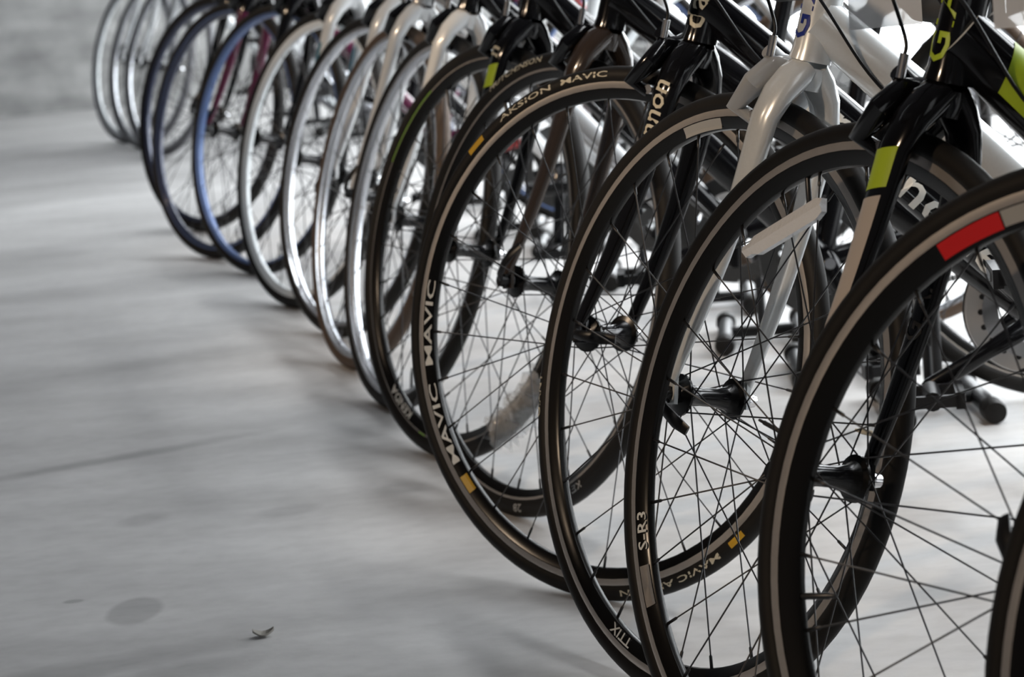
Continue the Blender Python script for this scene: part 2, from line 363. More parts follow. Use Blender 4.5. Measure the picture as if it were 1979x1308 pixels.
def wheel_patch(w, t0, t1, r0, r1, matk, depth=None, tyre_r=None, label=None, name='sticker'):
    def fn(t, r):
        t = math.radians(t)
        if tyre_r: yy = math.sqrt(max(0.0, tyre_r ** 2 - (r - (R - tyre_r)) ** 2)) + 0.0003
        else: yy = rim_y(r, depth) + 0.0004
        return V(-r * math.sin(t), yy, r * math.cos(t))
    o = obj(name, patch_mesh(fn, t0, t1, r0, r1, max(4, int(abs(t1 - t0))), 3, matk, name), w); tag(o, label); return o

def make_fork(parent, S, sp):
    fm = sp.get('fork', ['black_gloss'] * 3)      # crown, outer side of the leg, lower leg
    b = MB()
    b.tube([K0 - S_AX * 0.026, K0 - S_AX * 0.014, K0 - S_AX * 0.002], [(0.017, 0.018), (0.0205, 0.0215), (0.0205, 0.0205)], 24, ref=PERP, m=0)
    zones = sp.get('fork_zones')
    for sd in (1, -1):
        top = K0 - S_AX * 0.004 + V(0, sd * 0.005, 0); end = F0 + V(0.0, sd * 0.051, 0.012)
        p1 = K0 - S_AX * 0.034 + V(0, sd * 0.0300, 0); p2 = K0 - S_AX * 0.062 + V(0, sd * 0.0405, 0)
        pts = [top, K0 - S_AX * 0.016 + V(0, sd * 0.0165, 0), p1, p2]; rad = [(0.0203, 0.0152), (0.0215, 0.0165), (0.0215, 0.0140), (0.0195, 0.0115)]
        nseg = 48 if sp.get('fork_zones') else 24
        for i in range(1, nseg + 1):
            t = i / nseg; q = p2.lerp(end, t); q -= PERP * (0.010 * math.sin(math.pi * t)) ; pts.append(q)
            rad.append((0.0195 * (1 - t) + 0.0085 * t, 0.0115 * (1 - t) + 0.0060 * t))
        nn = 24 if sp.get('fork_zones') else 16
        def mf(i, j, sd=sd):
            if not zones: return 0 if i < 3 else 1
            t = (i - 3) / nseg
            # outward face of the leg: ring angle about the ref axis (PERP) -> b axis
            if i < 3: return 0
            ang = 2 * math.pi * (j + 0.5) / nn
            return zones(t, ang, sd)
        b.tube(pts, rad, nn, ref=PERP, m=mf)
        b.box(F0 + V(0, sd * 0.0485, 0.004), (0.022, 0.005, 0.030), None, m=0)
    o = obj('fork', b.mesh('fork', fm, 50), parent, S); return o
def leg_text(o, body, t_mid, size, matk, sd=1, up=True, off=0.0, inner=False, label=None):
    """lettering on the outward (or inward) face of a fork leg, reading up the leg"""
    p2 = K0 - S_AX * 0.062 + V(0, sd * 0.0405, 0); end = F0 + V(0.0, sd * 0.051, 0.012); ax = (p2 - end); Ln = ax.length; ax.normalize()
    side = V(0, sd, 0) * (-1 if inner else 1); acr = ax.cross(side).normalized()      # across the leg
    if acr.x < 0: acr = -acr                                                            # forward = viewer's left = top of upward text
    def fn(x, y):
        t = t_mid - x / Ln; q = p2.lerp(end, t) - PERP * (0.010 * math.sin(math.pi * max(0, min(1, t))))
        ra = 0.0195 * (1 - t) + 0.0085 * t; rb = 0.0115 * (1 - t) + 0.0060 * t
        yy = max(-0.97, min(0.97, (y + off) / ra))
        return q + acr * (y + off) + side * (rb * math.sqrt(1 - yy * yy) + 0.0008)
    me = text_mesh(body, size, fn, matk); oo = obj('lettering', me, o); tag(oo, label)
def leg_patch(o, t0, t1, y0, y1, slant, matk, sd=1, label=None):
    p2 = K0 - S_AX * 0.062 + V(0, sd * 0.0405, 0); end = F0 + V(0.0, sd * 0.051, 0.012); ax = (p2 - end).normalized(); side = V(0, sd, 0); acr = ax.cross(side).normalized()
    if acr.x < 0: acr = -acr
    def fn(u, a):
        t = t0 + (t1 - t0) * u + slant * math.sin(a); q = p2.lerp(end, t) - PERP * (0.010 * math.sin(math.pi * max(0, min(1, t))))
        ra = 0.0195 * (1 - t) + 0.0085 * t; rb = 0.0115 * (1 - t) + 0.0060 * t
        return q + acr * ((ra + 0.0004) * math.sin(a)) + side * ((rb + 0.0004) * math.cos(a))
    me = patch_mesh(fn, 0.0, 1.0, y0, y1, 24, 16, matk); me.polygons.foreach_set('use_smooth', [True] * len(me.polygons)); oo = obj('sticker', me, o); tag(oo, label)
def make_caliper(parent, S, matk):
    def make():
        b = MB(); c = K0 - S_AX * 0.020 + PERP * 0.034
        b.cyl(c - PERP * 0.030, c + PERP * 0.012, 0.0065); b.cyl(c + PERP * 0.008, c + PERP * 0.016, 0.011)
        pad = F0 + (V(-0.098, 0, 0.294)).normalized() * 0.3105
        for sd, ex in ((1, 0.0), (-1, 0.008)):
            cc = c + PERP * ex
            pts = [cc + V(0, -sd * 0.024, 0) + S_AX * 0.026, cc + V(0, -sd * 0.006, 0) + S_AX * 0.014, cc + V(0, sd * 0.020, 0) + S_AX * 0.008, cc + V(0, sd * 0.038, 0) - S_AX * 0.010, Vector((pad.x + 0.020, sd * 0.036, pad.z + 0.012)), Vector((pad.x + 0.004, sd * 0.024, pad.z - 0.002))]
            b.tube(pts, [(0.008, 0.009), (0.011, 0.012), (0.013, 0.015), (0.013, 0.014), (0.010, 0.011), (0.007, 0.008)], 12, ref=PERP)
            tdir = V(0.955, 0, 0.295)
            b.tube([Vector((pad.x, sd * 0.0145, pad.z)) - tdir * 0.026, Vector((pad.x, sd * 0.0145, pad.z)), Vector((pad.x, sd * 0.0145, pad.z)) + tdir * 0.026], [(0.0055, 0.003), (0.006, 0.0035), (0.0055, 0.003)], 10, ref=(0, 0, 1))
            b.cyl(Vector((pad.x, sd * 0.018, pad.z)), Vector((pad.x, sd * 0.031, pad.z)), 0.006, 10, m=1)
        b.cyl(c + V(0, 0.026, 0) + S_AX * 0.020, c + V(0, 0.027, 0) + S_AX * 0.042, 0.0045, 10, m=1)
        return b.mesh('brake_caliper', [matk, 'steel'], 45)
    return obj('brake_caliper', cached(('caliper', matk), make), parent, S)
def frame_pts(ext):
    BB = V(-0.576 - ext, 0, R - 0.070 - ext * 0.15); RA = V(BB.x - 0.404, 0, R)
    HB = K0 + S_AX * 0.004; HT = K0 + S_AX * 0.150
    ST = BB + V(-math.cos(math.radians(73.5)), 0, math.sin(math.radians(73.5))) * 0.50
    return BB, RA, HB, HT, ST
def make_frame(parent, sp):
    BB, RA, HB, HT, ST = frame_pts(sp.get('ext', 0)); fat = sp.get('fat', 0.021)
    b = MB()
    b.tube([HB, HB + S_AX * 0.012, HB + S_AX * 0.05, HT - S_AX * 0.012, HT], [0.0225, 0.0205, 0.0205, 0.0205, 0.0220], 28, m=0)
    dt0 = HB + S_AX * 0.045; d = BB - dt0
    dtz = sp.get('dt_zone')
    npt = 10
    def dmf(i, j):
        return dtz(i / 40, 2 * math.pi * (j + 0.5) / 20) if dtz else 0
    npt = 40; b.tube([dt0 + d * (i / npt) + V(0, 0, 0.018 * math.sin(math.pi * i / npt)) * sp.get('bend', 0.3) for i in range(npt + 1)], [(fat * (0.85 + 0.25 * math.sin(math.pi * min(1, (i + 1.5) / npt))), fat) for i in range(npt + 1)], 20, ref=(0, 0, 1), m=dmf)
    tt0 = HT - S_AX * 0.028; tt1 = ST - (ST - BB).normalized() * 0.018
    b.tube([tt0, tt0.lerp(tt1, 0.5), tt1], [(0.018, 0.018), (0.015, 0.016), (0.014, 0.014)], 16, ref=(0, 0, 1))
    b.tube([BB, ST], 0.0158, 16)
    b.cyl(BB + V(0, 0.037, 0), BB - V(0, 0.037, 0), 0.0215, 20)
    for sd in (1, -1):
        b.tube([BB + V(-0.015, sd * 0.022, 0), BB.lerp(RA, 0.4) + V(0, sd * 0.036, 0), RA + V(0.012, sd * 0.064, 0)], [(0.012, 0.009), (0.011, 0.008), (0.008, 0.007)], 12, ref=(0, 0, 1), m=1)
        b.tube([tt1 + V(-0.004, sd * 0.012, -0.01), tt1.lerp(RA, 0.3) + V(0, sd * 0.030, 0), RA + V(0.004, sd * 0.064, 0.012)], [0.0085, 0.0075, 0.0065], 12, m=1)
        b.box(RA + V(0.004, sd * 0.064, 0), (0.03, 0.006, 0.04), None, m=1)
    return obj('frame', b.mesh('frame', [sp.get('frame', 'black_gloss'), sp.get('rear', sp.get('frame', 'black_gloss')), sp.get('top_stripe', 'decal_white'), 'decal_lime'], 50), parent)
def dt_patch(k, t0, t1, a0, a1, slant, matk, label):
    sp = B[k][6]; BB, RA, HB, HT, ST = frame_pts(sp.get('ext', 0)); fat = sp['fat']; dt0 = HB + S_AX * 0.045; d = BB - dt0; T = d.normalized(); n1 = (V(0, 0, 1) - T * T.z).normalized(); n2 = T.cross(n1)
    def fn(u, a):
        t = t0 + (t1 - t0) * u + slant * math.cos(a); c = dt0 + d * t + V(0, 0, 0.018 * math.sin(math.pi * t)) * sp.get('bend', 0.3); ra = fat * (0.85 + 0.25 * math.sin(math.pi * min(1, t + 1.5 / 40)))
        return c + n1 * ((ra + 0.0005) * math.cos(a)) + n2 * ((fat + 0.0005) * math.sin(a))
    me = patch_mesh(fn, 0.0, 1.0, a0, a1, 16, 16, matk); me.polygons.foreach_set('use_smooth', [True] * len(me.polygons)); tag(obj('sticker', me, B[k][2]), label)
def tube_text(o, body, p, q, rad, x_mid, size, matk, side, label=None, stretch=1.0, off=0.0):
    """lettering on a round tube from p to q, on the face toward side; tops toward ax x side"""
    ax = (q - p); Ln = ax.length; ax.normalize(); n1 = (side - ax * side.dot(ax)).normalized(); n2 = n1.cross(ax)
    def fn(x, y):
        a = (y + off) / rad; return p + ax * (x_mid + x) + (n1 * math.cos(a) + n2 * math.sin(a)) * (rad + 0.0006)
    oo = obj('lettering', text_mesh(body, size, fn, matk, stretch=stretch), o); tag(oo, label)
def make_crank(parent, sp):
    BB, RA, HB, HT, ST = frame_pts(sp.get('ext', 0)); ang = sp.get('crank', 0.3)
    mw = Matrix.Translation(BB)
    big = sp.get('ring', 'black_gloss')
    def body():
        b = MB(); b.cyl(V(0, 0.062, 0), V(0, -0.062, 0), 0.012, 16, m=1)
        for i in range(5):
            a = ang + 2 * math.pi * i / 5; b.tube([V(0, -0.048, 0), V(math.cos(a) * 0.068, -0.046, math.sin(a) * 0.068)], [(0.004, 0.012), (0.003, 0.008)], 8, ref=(0, 1, 0), m=0)
        return b.mesh('crankset', [sp.get('crank_mat', 'black_gloss'), 'steel'], 40)
    c = obj('crankset', body(), parent, mw)
    def ring():
        b = MB(); nt = 44; ro = 0.0945; vs = []
        outer = []
        for i in range(nt):
            for da, r in ((0.0, ro - 0.006), (0.22, ro - 0.0055), (0.42, ro), (0.58, ro), (0.78, ro - 0.0055)):
                a = 2 * math.pi * (i + da) / nt; outer.append((r, a))
        for y in (-0.0445, -0.0475):
            pass
        rings = []
        for r_in, y in ((1, -0.0445), (0, -0.0445), (0, -0.0475), (1, -0.0475)):
            rings.append([V((0.066 if r_in else r) * math.cos(a), y, (0.066 if r_in else r) * math.sin(a)) for r, a in outer])
        b.ring_faces(rings, loop=True, mats=lambda i, j: 0); return b.mesh('chainring', ['chain'], 30)
    obj('chainring', cached('ring', ring), c)
    if sp.get('plate'):
        b = MB(); b.lathe([(0.060, -0.036), (0.090, -0.036), (0.092, -0.038), (0.092, -0.041), (0.060, -0.041)], 64, 0, closed=True); obj('chain_guard', b.mesh('chain_guard', ['ring_grey'], 30), c)
        for i in range(20):
            a = 2 * math.pi * i / 20; b = MB(); b.tube([V(0.070 * math.cos(a), -0.0352, 0.070 * math.sin(a)), V(0.070 * math.cos(a), -0.0368, 0.070 * math.sin(a))], 0.0042, 8); obj('guard_hole', b.mesh('guard_hole', ['black_plastic']), c)  # dark discs stand in for the open holes of the guard
        b = MB(); b.lathe([(0.046, -0.030), (0.068, -0.030), (0.068, -0.034), (0.046, -0.034)], 64, 0, closed=True); obj('inner_chainring', b.mesh('inner_chainring', ['steel'], 30), c)
    for sd, a in ((1, ang), (-1, ang + math.pi)):
        d = V(math.cos(a), 0, math.sin(a)); y = sd * 0.066
        b = MB(); b.tube([V(0, sd * 0.056, 0) - d * 0.012, V(0, y, 0), d * 0.08 + V(0, y + sd * 0.006, 0), d * 0.17 + V(0, y + sd * 0.010, 0), d * 0.180 + V(0, y + sd * 0.010, 0)], [(0.008, 0.014), (0.008, 0.016), (0.007, 0.011), (0.007, 0.013), (0.006, 0.009)], 14, ref=(0, 1, 0))
        b.cyl(V(0, sd * 0.066, 0), V(0, sd * 0.077, 0), 0.009, 14, m=1)
        obj('crank_arm', b.mesh('crank_arm', [sp.get('crank_mat', 'black_gloss'), 'chrome'], 40), c)
        e = d * 0.17 + V(0, y + sd * 0.012, 0); b = MB(); b.cyl(e, e + V(0, sd * 0.030, 0), 0.006); pc = e + V(0, sd * 0.062, 0)
        b.tube([pc - V(0, 0.042, 0), pc + V(0, 0.042, 0)], 0.013, 12)
        for sx in (-1, 1):
            b.box(pc + V(sx * 0.036, 0, 0), (0.012, 0.092, 0.022)); b.box(pc + V(sx * 0.0425, 0, 0), (0.002, 0.05, 0.010), None, m=1)
        for sy in (-1, 1): b.box(pc + V(0, sy * 0.042, 0), (0.072, 0.008, 0.016))
        obj('pedal', b.mesh('pedal', ['black_plastic', 'steel'], 40), c)
    # chain and mechs
    b = MB(); z0 = 0.090
    for k, s in ((1, 1), (-1, -1)):
        p = BB + V(0, -0.046, s * z0); q = RA + V(0, -0.046, s * 0.036 if s > 0 else -0.10)
        n = 60
        for i in range(n):
            x = p.lerp(q, (i + 0.5) / n); dd = (q - p) / n; ang2 = math.atan2(dd.z, dd.x); b.box(x, (dd.length * 0.82, 0.006 if i % 2 else 0.0035, 0.0085), Matrix.Rotation(-ang2, 3, 'Y'))
    for c0, rr, a0, a1, nn in ((BB, 0.090, 1.57, -1.57, 26), (RA, 0.036, 1.57, 4.2, 10)):
        for i in range(nn):
            a = a0 + (a1 - a0) * (i + 0.5) / nn; b.box(c0 + V(math.cos(a) * rr, -0.046, math.sin(a) * rr), (abs(a1 - a0) * rr / nn * 1.02, 0.006 if i % 2 else 0.0035, 0.0085), Matrix.Rotation(-(a + math.pi / 2), 3, 'Y'))
    ch = obj('chain', b.mesh('chain', ['chain'], 30), parent); ch['kind'] = 'stuff'
    b = MB(); q = RA + V(0, -0.062, -0.035); b.tube([RA + V(0.0, -0.066, -0.01), q, q + V(-0.01, 0.012, -0.05), q + V(0.02, 0.012, -0.075)], [0.009, 0.011, 0.006, 0.005], 10)
    for z in (-0.03, -0.075): b.lathe([(0.004, q.y + 0.010), (0.019, q.y + 0.010), (0.019, q.y + 0.016), (0.004, q.y + 0.016)], 20, 1); 
    n0 = len(b.v); 
    for i in range(len(b.v) - 160, len(b.v)):
        v = b.v[i]; b.v[i] = (v[0] + q.x, v[1], v[2] + q.z - (0.03 if i < len(b.v) - 80 else 0.075))
    obj('rear_derailleur', b.mesh('rear_derailleur', ['steel', 'black_plastic'], 40), parent)
    b = MB(); fd = BB + V(-0.03, -0.045, 0.112); b.tube([fd + V(-0.045, 0, -0.028), fd, fd + V(0.045, 0, -0.016)], [(0.012, 0.0045), (0.018, 0.005), (0.014, 0.0045)], 10, ref=(0, 0, 1)); b.tube([fd + V(0, 0.004, 0.01), BB + V(-0.045, -0.010, 0.15)], 0.009, 10); b.lathe([(0.002, 0), (0.013, 0), (0.013, 0.01), (0.002, 0.01)], 20, 0)
    for i in range(len(b.v) - 80, len(b.v)): v = b.v[i]; b.v[i] = (v[0] + fd.x + 0.01, v[1] + fd.y + 0.02, v[2] + fd.z + 0.012)
    obj('front_derailleur', b.mesh('front_derailleur', ['chrome'], 40), parent)
def make_cockpit(parent, S, sp):
    BB, RA, HB, HT, ST = frame_pts(sp.get('ext', 0))
    def stem():
        b = MB(); b.cyl(HT, HT + S_AX * 0.055, 0.0165, 18); c = HT + S_AX * 0.040; e = c + PERP * 0.095 + S_AX * 0.012
        b.tube([c, e], [(0.017, 0.017), (0.014, 0.016)], 16); b.cyl(e + V(0, 0.022, 0), e - V(0, 0.022, 0), 0.019, 18); return b.mesh('stem', ['black_satin'], 40)
    obj('stem', cached('stem', stem), parent, S)
    e = HT + S_AX * 0.052 + PERP * 0.095; drop = sp.get('drop', True)
    def bar():
        b = MB(); b.cyl(e + V(0, 0.19, 0), e - V(0, 0.19, 0), 0.0125, 14)
        for sd in (1, -1):
            if drop:
                pts = [e + V(x, sd * y, z) for x, y, z in ((0, .185, 0), (.012, .203, 0), (.045, .210, 0), (.080, .211, -.012), (.096, .212, -.045), (.080, .214, -.085), (.045, .216, -.115), (.0, .218, -.125), (-.05, .22, -.128))]
            else:
                pts = [e + V(x, sd * y, z) for x, y, z in ((0, .185, 0), (-.01, .24, .004), (-.02, .30, .006))]
            b.tube(pts, 0.0155, 12, m=1)
        return b.mesh('handlebar', ['black_satin', 'grip'], 45)
    hb = obj('handlebar', cached(('bar', drop), bar), parent, S)
    for sd in (1, -1):
        b = MB(); h = e + (V(.085, sd * .211, -.005) if drop else V(.0, sd * .17, 0.0))
        b.tube([h, h + V(.035, 0, .03), h + V(.045, 0, .06)] if drop else [h, h + V(.03, 0, -.01), h + V(.04, 0, -.012)], [.016, .015, .011], 10)
        b.tube([h + V(.04, 0, .03), h + V(.058, 0, -.01), h + V(.05, 0, -.08)] if drop else [h + V(.03, 0, -.01), h + V(.05, sd * .05, -.015), h + V(.045, sd * .12, -.015)], [.006, .006, .005], 8, m=1)
        obj('brake_lever', b.mesh('brake_lever', ['black_plastic', 'steel'], 40), hb)
    # cables
    cb = K0 - S_AX * 0.020 + PERP * 0.034 + V(0, 0.027, 0) + S_AX * 0.040
    paths = [[e + V(.02, .09, .0), e + V(.045, .08, -.03), cb + V(.022, .018, .09), cb + V(-.001, .002, .02), cb]]
    def cab(pts):
        b = MB(); P = []
        pts = [pts[0]] + pts + [pts[-1]]
        for i in range(1, len(pts) - 2):
            for k in range(8):
                t = k / 8; p0, p1, p2, p3 = pts[i - 1], pts[i], pts[i + 1], pts[i + 2]
                P.append(0.5 * ((2 * p1) + (p2 - p0) * t + (2 * p0 - 5 * p1 + 4 * p2 - p3) * t * t + (3 * p1 - p0 - 3 * p2 + p3) * t ** 3))
        P.append(pts[-1]); b.tube(P, 0.0019, 8); return b
    obj('brake_cable', cab(paths[0]).mesh('brake_cable', ['black_plastic'], 0), parent, S)
    dt0 = HB + S_AX * 0.035
    for sd in (1, -1):
        ew = S @ (e + V(0.02, sd * 0.05, 0)); d = (BB - dt0)
        b = cab([ew, ew + V(0.05, sd * 0.01, -0.03), HB + S_AX * 0.10 + V(0.035, sd * 0.045, 0), dt0 + d * 0.12 + V(0, sd * 0.030, 0.004), dt0 + d * 0.26 + V(0, sd * 0.024, 0.0)])
        b.tube([dt0 + d * 0.26 + V(0, sd * 0.024, 0), dt0 + d * 0.97 + V(0, sd * 0.022, -0.01)], 0.0010, 6, m=1)
        obj('gear_cable', b.mesh('gear_cable', ['black_plastic', 'steel'], 0), parent)
def make_saddle(parent, sp):
    BB, RA, HB, HT, ST = frame_pts(sp.get('ext', 0)); d = (ST - BB).normalized()
    top = ST + d * 0.17
    b = MB(); b.cyl(ST - d * 0.02, top, 0.0136, 16); b.cyl(ST - d * 0.004, ST + d * 0.012, 0.019, 16); obj('seatpost', b.mesh('seatpost', ['black_satin'], 40), parent)
    def sad():
        b = MB(); rings = []
        for x, w, z, h in ((0.135, 0.016, 0.0, 0.012), (0.125, 0.022, 0.004, 0.018), (0.08, 0.026, 0.004, 0.02), (0.02, 0.036, 0.0, 0.022), (-0.04, 0.055, 0.002, 0.024), (-0.09, 0.068, 0.010, 0.026), (-0.125, 0.066, 0.014, 0.022), (-0.14, 0.045, 0.012, 0.012)):
            rings.append([V(x, w * math.cos(a), z + (h * 0.7 * math.sin(a) if math.sin(a) > 0 else h * math.sin(a) * 0.9)) for a in [2 * math.pi * i / 16 for i in range(16)]])
        b.ring_faces(rings)
        for sd in (1, -1): b.tube([V(0.10, sd * 0.012, -0.012), V(0.05, sd * 0.022, -0.04), V(-0.04, sd * 0.022, -0.04), V(-0.10, sd * 0.03, -0.01)], 0.0035, 8, m=1)
        return b.mesh('saddle', ['black_satin', 'steel'], 40)
    obj('saddle', cached('saddle', sad), parent, Matrix.Translation(top + V(0, 0, 0.045)))
RHO = -0.0485
def rotm(ax, a): return Matrix.Rotation(a, 4, ax)
def make_bike(sp):
    x, y = sp['pos']; phi = math.radians(sp['phi']); dl = math.radians(sp['steer'])
    S = Matrix.Translation(A0) @ Matrix.Rotation(-dl, 4, S_AX) @ Matrix.Translation(-A0)
    pf = S @ F0; axl = (S.to_3x3() @ V(0, 1, 0))
    BB, RA, HB, HT, ST = frame_pts(sp.get('ext', 0)); pr = RA
    base = rotm('Z', phi) @ rotm('X', -RHO)
    # height and pitch so that both tyres touch the floor
    al, tz = 0.0, 0.0
    for _ in range(12):
        Mx = base @ rotm('Y', al); a = (Mx.to_3x3() @ axl); zf = R * math.sqrt(1 - a.z * a.z); ar = Mx.to_3x3() @ V(0, 1, 0); zr = R * math.sqrt(1 - ar.z * ar.z)
        ef = zf - (Mx @ pf).z; er = zr - (Mx @ pr).z; tz = er; al += (er - ef) / (pf.x - pr.x)
    Mx = base @ rotm('Y', al); c = Mx @ pf
    tz = zf - c.z
    Mw = Matrix.Translation((x - c.x, y - c.y, tz)) @ Mx
    root = bpy.data.objects.new('bicycle', None); COL.objects.link(root); root.matrix_world = Mw
    # move the root point to the floor under the crank
    tag(root, sp['label'], 'bicycle', 'bicycles parked in a row with turned front wheels')
    near = sp.get('near', False)
    # front wheel: turn about its axle so that its own Z is the steepest line of the wheel
    Wm = Mw @ S @ Matrix.Translation(F0); axw = (Wm.to_3x3() @ V(0, 1, 0)).normalized(); zz = V(0, 0, 1); st = (zz - axw * zz.dot(axw)).normalized()
    lx = Wm.to_3x3().inverted() @ st; ang = math.atan2(lx.x, lx.z)
    fwm = S @ Matrix.Translation(F0) @ Matrix.Rotation(ang, 4, 'Y')
    w = make_wheel('front_wheel', root, fwm, sp, True, near)
    make_wheel('rear_wheel', root, Matrix.Translation(RA), sp, False, False)
    fr = make_frame(root, sp); fk = make_fork(root, S, sp); make_caliper(root, S, sp.get('caliper', 'black_gloss'))
    make_cockpit(root, S, sp); make_saddle(root, sp); make_crank(root, sp)
    return root, w, fr, fk, S, Mw

SPECS = [
 dict(id='A', pos=(0.525, 1.323), phi=175.1, steer=49.5, label='black bicycle nearest the camera, its wheel edge at the bottom right corner', near=True, depth=0.016, drop=False),
 dict(id='B', pos=(0.422, 1.661), phi=174.1, steer=43.2, label='black bicycle with a red sticker on its front wheel rim', near=True, depth=0.019, lever=0.95, lever_out=0.016, valve=100),
 dict(id='C', pos=(0.279, 2.076), phi=178.3, steer=60.8, label='black bicycle with lime green and sand accents and a white spoke reflector', near=True, depth=0.015, fork=['black_gloss', 'black_gloss'], lever=3.3, valve=20, top_stripe='decal_white', fat=0.030, dt_zone=lambda t, a: 2 if math.cos(a) > 0.965 else 0),  # white line on top of the down tube paints in its highlight
 dict(id='D', pos=(0.205, 2.437), phi=171.7, steer=52.9, label='silver bicycle with blue head tube lettering', near=True, depth=0.014, frame='silver_paint', rear='silver_paint', fork=['silver_paint', 'silver_paint'], lever=3.65, valve=-89, valve_mat='decal_cream', fat=0.028, bend=1.0, caliper='grey_paint'),
 dict(id='E', pos=(0.117, 2.819), phi=172.5, steer=35.9, label='black bicycle with pale lettering up its fork and yellow rim sticker', near=True, depth=0.0135, fork=['black_gloss', 'black_gloss'], ext=0.04, lever=3.2, valve=250, fat=0.026, top_stripe='decal_white', dt_zone=lambda t, a: 2 if math.cos(a) > 0.90 else 0),
 dict(id='F', pos=(0.043, 3.243), phi=171.1, steer=51.0, label='dark bicycle with brown fork and large grey chainring', near=True, depth=0.012, body='rim_black', tyre_r=0.0145, fork=['brown_gloss', 'brown_gloss'], ext=0.13, plate=True, crank=-0.5, valve=30, fat=0.027, drop=False),
 dict(id='G', pos=(-0.054, 3.614), phi=180.3, steer=60.8, label='black bicycle with green stripe on front wheel and green fork patch', near=True, depth=0.015, tyre_r=0.015, fork=['black_gloss', 'black_gloss'], valve=30, fat=0.027),
 dict(id='H2', pos=(-0.146, 4.000), phi=175.9, steer=64.2, label='white forked bicycle right behind the green striped one', near=False, track='rim_silver', body='rim_silver', depth=0.006, frame='black_gloss', fork=['pearl_paint', 'pearl_paint'], tyre_r=0.0135),
 dict(id='H', pos=(-0.232, 4.373), phi=173.2, steer=61.5, label='white forked bicycle with brown tyre sidewalls', near=False, track='rim_silver', body='rim_silver', depth=0.004, tyre='rubber_brown', frame='grey_paint', fork=['pearl_paint', 'pearl_paint'], tyre_r=0.0135),
 dict(id='I', pos=(-0.290, 4.723), phi=175.1, steer=55.5, label='white forked bicycle with plain grey rims', near=False, lever=5.6, track='rim_silver', body='rim_silver', depth=0.006, frame='white_paint', fork=['pearl_paint', 'pearl_paint'], tyre_r=0.014),
 dict(id='J', pos=(-0.409, 5.111), phi=175.1, steer=52.9, label='white and teal bicycle with bright white rims', near=False, track='rim_white', body='rim_white', depth=0.012, frame='white_paint', fork=['pearl_paint', 'teal_paint', 'white_paint'], fork_zones=lambda t, a, s: 0 if t < 0.16 else (1 if t < 0.75 and math.cos(a) > -0.3 else 2), tyre_r=0.014),
 dict(id='K', pos=(-0.551, 5.633), phi=174.3, steer=46.3, label='dark bicycle with bright blue rims, next to the white and teal one', near=False, track='rim_blue', body='rim_blue', depth=0.004, drop=False, frame='black_gloss', rear='red_paint', fork=['black_gloss', 'black_gloss'], tyre_r=0.014),
 dict(id='L', pos=(-0.690, 5.960), phi=174.6, steer=45.0, label='magenta framed bicycle with dull blue rims', near=False, track='rim_blue', body='rim_navy', depth=0.008, frame='magenta_paint', fork=['black_gloss', 'magenta_paint'], tyre_r=0.014),
 dict(id='M', pos=(-0.790, 6.500), phi=174.8, steer=43.0, label='dark bicycle with navy rims at the far gap in the row', near=False, track='rim_navy', body='rim_navy', depth=0.010, frame='black_gloss', fork=['black_gloss', 'black_gloss'], tyre_r=0.015),
 dict(id='N2', pos=(-1.180, 8.620), phi=174.9, steer=50.0, label='grey bicycle, nearest of the far three by the wall', near=False, frame='grey_paint', fork=['grey_paint', 'grey_paint'], track='rim_silver', body='rim_silver', depth=0.012, tyre='rubber_grey', tyre_r=0.014),
 dict(id='N', pos=(-1.291, 8.960), phi=174.9, steer=50.0, label='pale bicycle, middle one of the far three by the wall', near=False, drop=False, frame='pearl_paint', fork=['pearl_paint', 'pearl_paint'], track='rim_silver', body='rim_silver', depth=0.012, tyre='rubber_grey', tyre_r=0.014),
 dict(id='O', pos=(-1.405, 9.270), phi=175.7, steer=49.9, label='pale bicycle closest to the concrete wall, last of the row', near=False, frame='pearl_paint', fork=['pearl_paint', 'pearl_paint'], track='rim_silver', body='rim_white', depth=0.016, tyre='rubber_grey', tyre_r=0.014),
]
B = {}
for i, sp in enumerate(SPECS):
    sp.setdefault('crank', 0.4 + 1.7 * i)
    B[sp['id']] = make_bike(sp) + (sp,)

# ------------------------------------------------------------------ lettering and marks on the near bicycles
def fp(k): return frame_pts(B[k][6].get('ext', 0))
def wt(k): return B[k][1], B[k][6].get('depth', 0.028), B[k][6].get('tyre_r', 0.0125)
w, d, tr = wt('B'); wheel_patch(w, -33.5, -21.5, 0.2905, 0.3045, 'decal_red', d, label='red rim sticker'); wheel_patch(w, -21.2, 4, 0.2915, 0.3045, 'decal_grey', d, label='grey rim sticker')
wheel_patch(w, -133, -127, 0.2905, 0.3045, 'decal_grey', d); wheel_text(w, 'A', -135.0, 0.2975, 0.018, 'decal_white', d)
w, d, tr = wt('C'); wheel_text(w, 'S-R3', -111.5, 0.2975, 0.0165, 'decal_white', d, stretch=1.35, label='pale rim lettering'); wheel_patch(w, -127, -118.5, 0.2925, 0.3045, 'track', d, label='silver rim sticker')
w, d, tr = wt('D'); wheel_text(w, 'GIANT', -98, 0.3255, 0.013, 'decal_cream', None, tr, stretch=1.35, label='pale tyre lettering'); wheel_text(w, 'TTIX', -163, 0.2985, 0.015, 'decal_white', d, stretch=1.3, label='white rim lettering')
wheel_patch(w, -19, -6, 0.2930, 0.3045, 'decal_grey', d, label='grey rim sticker')
w, d, tr = wt('E')
wheel_text(w, 'MAVIC  MAVIC', -104, 0.2990, 0.0150, 'decal_white', d, stretch=2.6, label='long pale rim lettering')
wheel_patch(w, -137, -132, 0.2935, 0.3045, 'decal_yellow', d, label='yellow rim sticker')
wheel_text(w, 'AKSION  MAVIC', -18, 0.3235, 0.0105, 'decal_cream', None, tr, stretch=2.5, label='cream tyre lettering'); wheel_patch(w, -46.5, -41, 0.3190, 0.3270, 'decal_yellow', None, tr, label='yellow tyre mark')
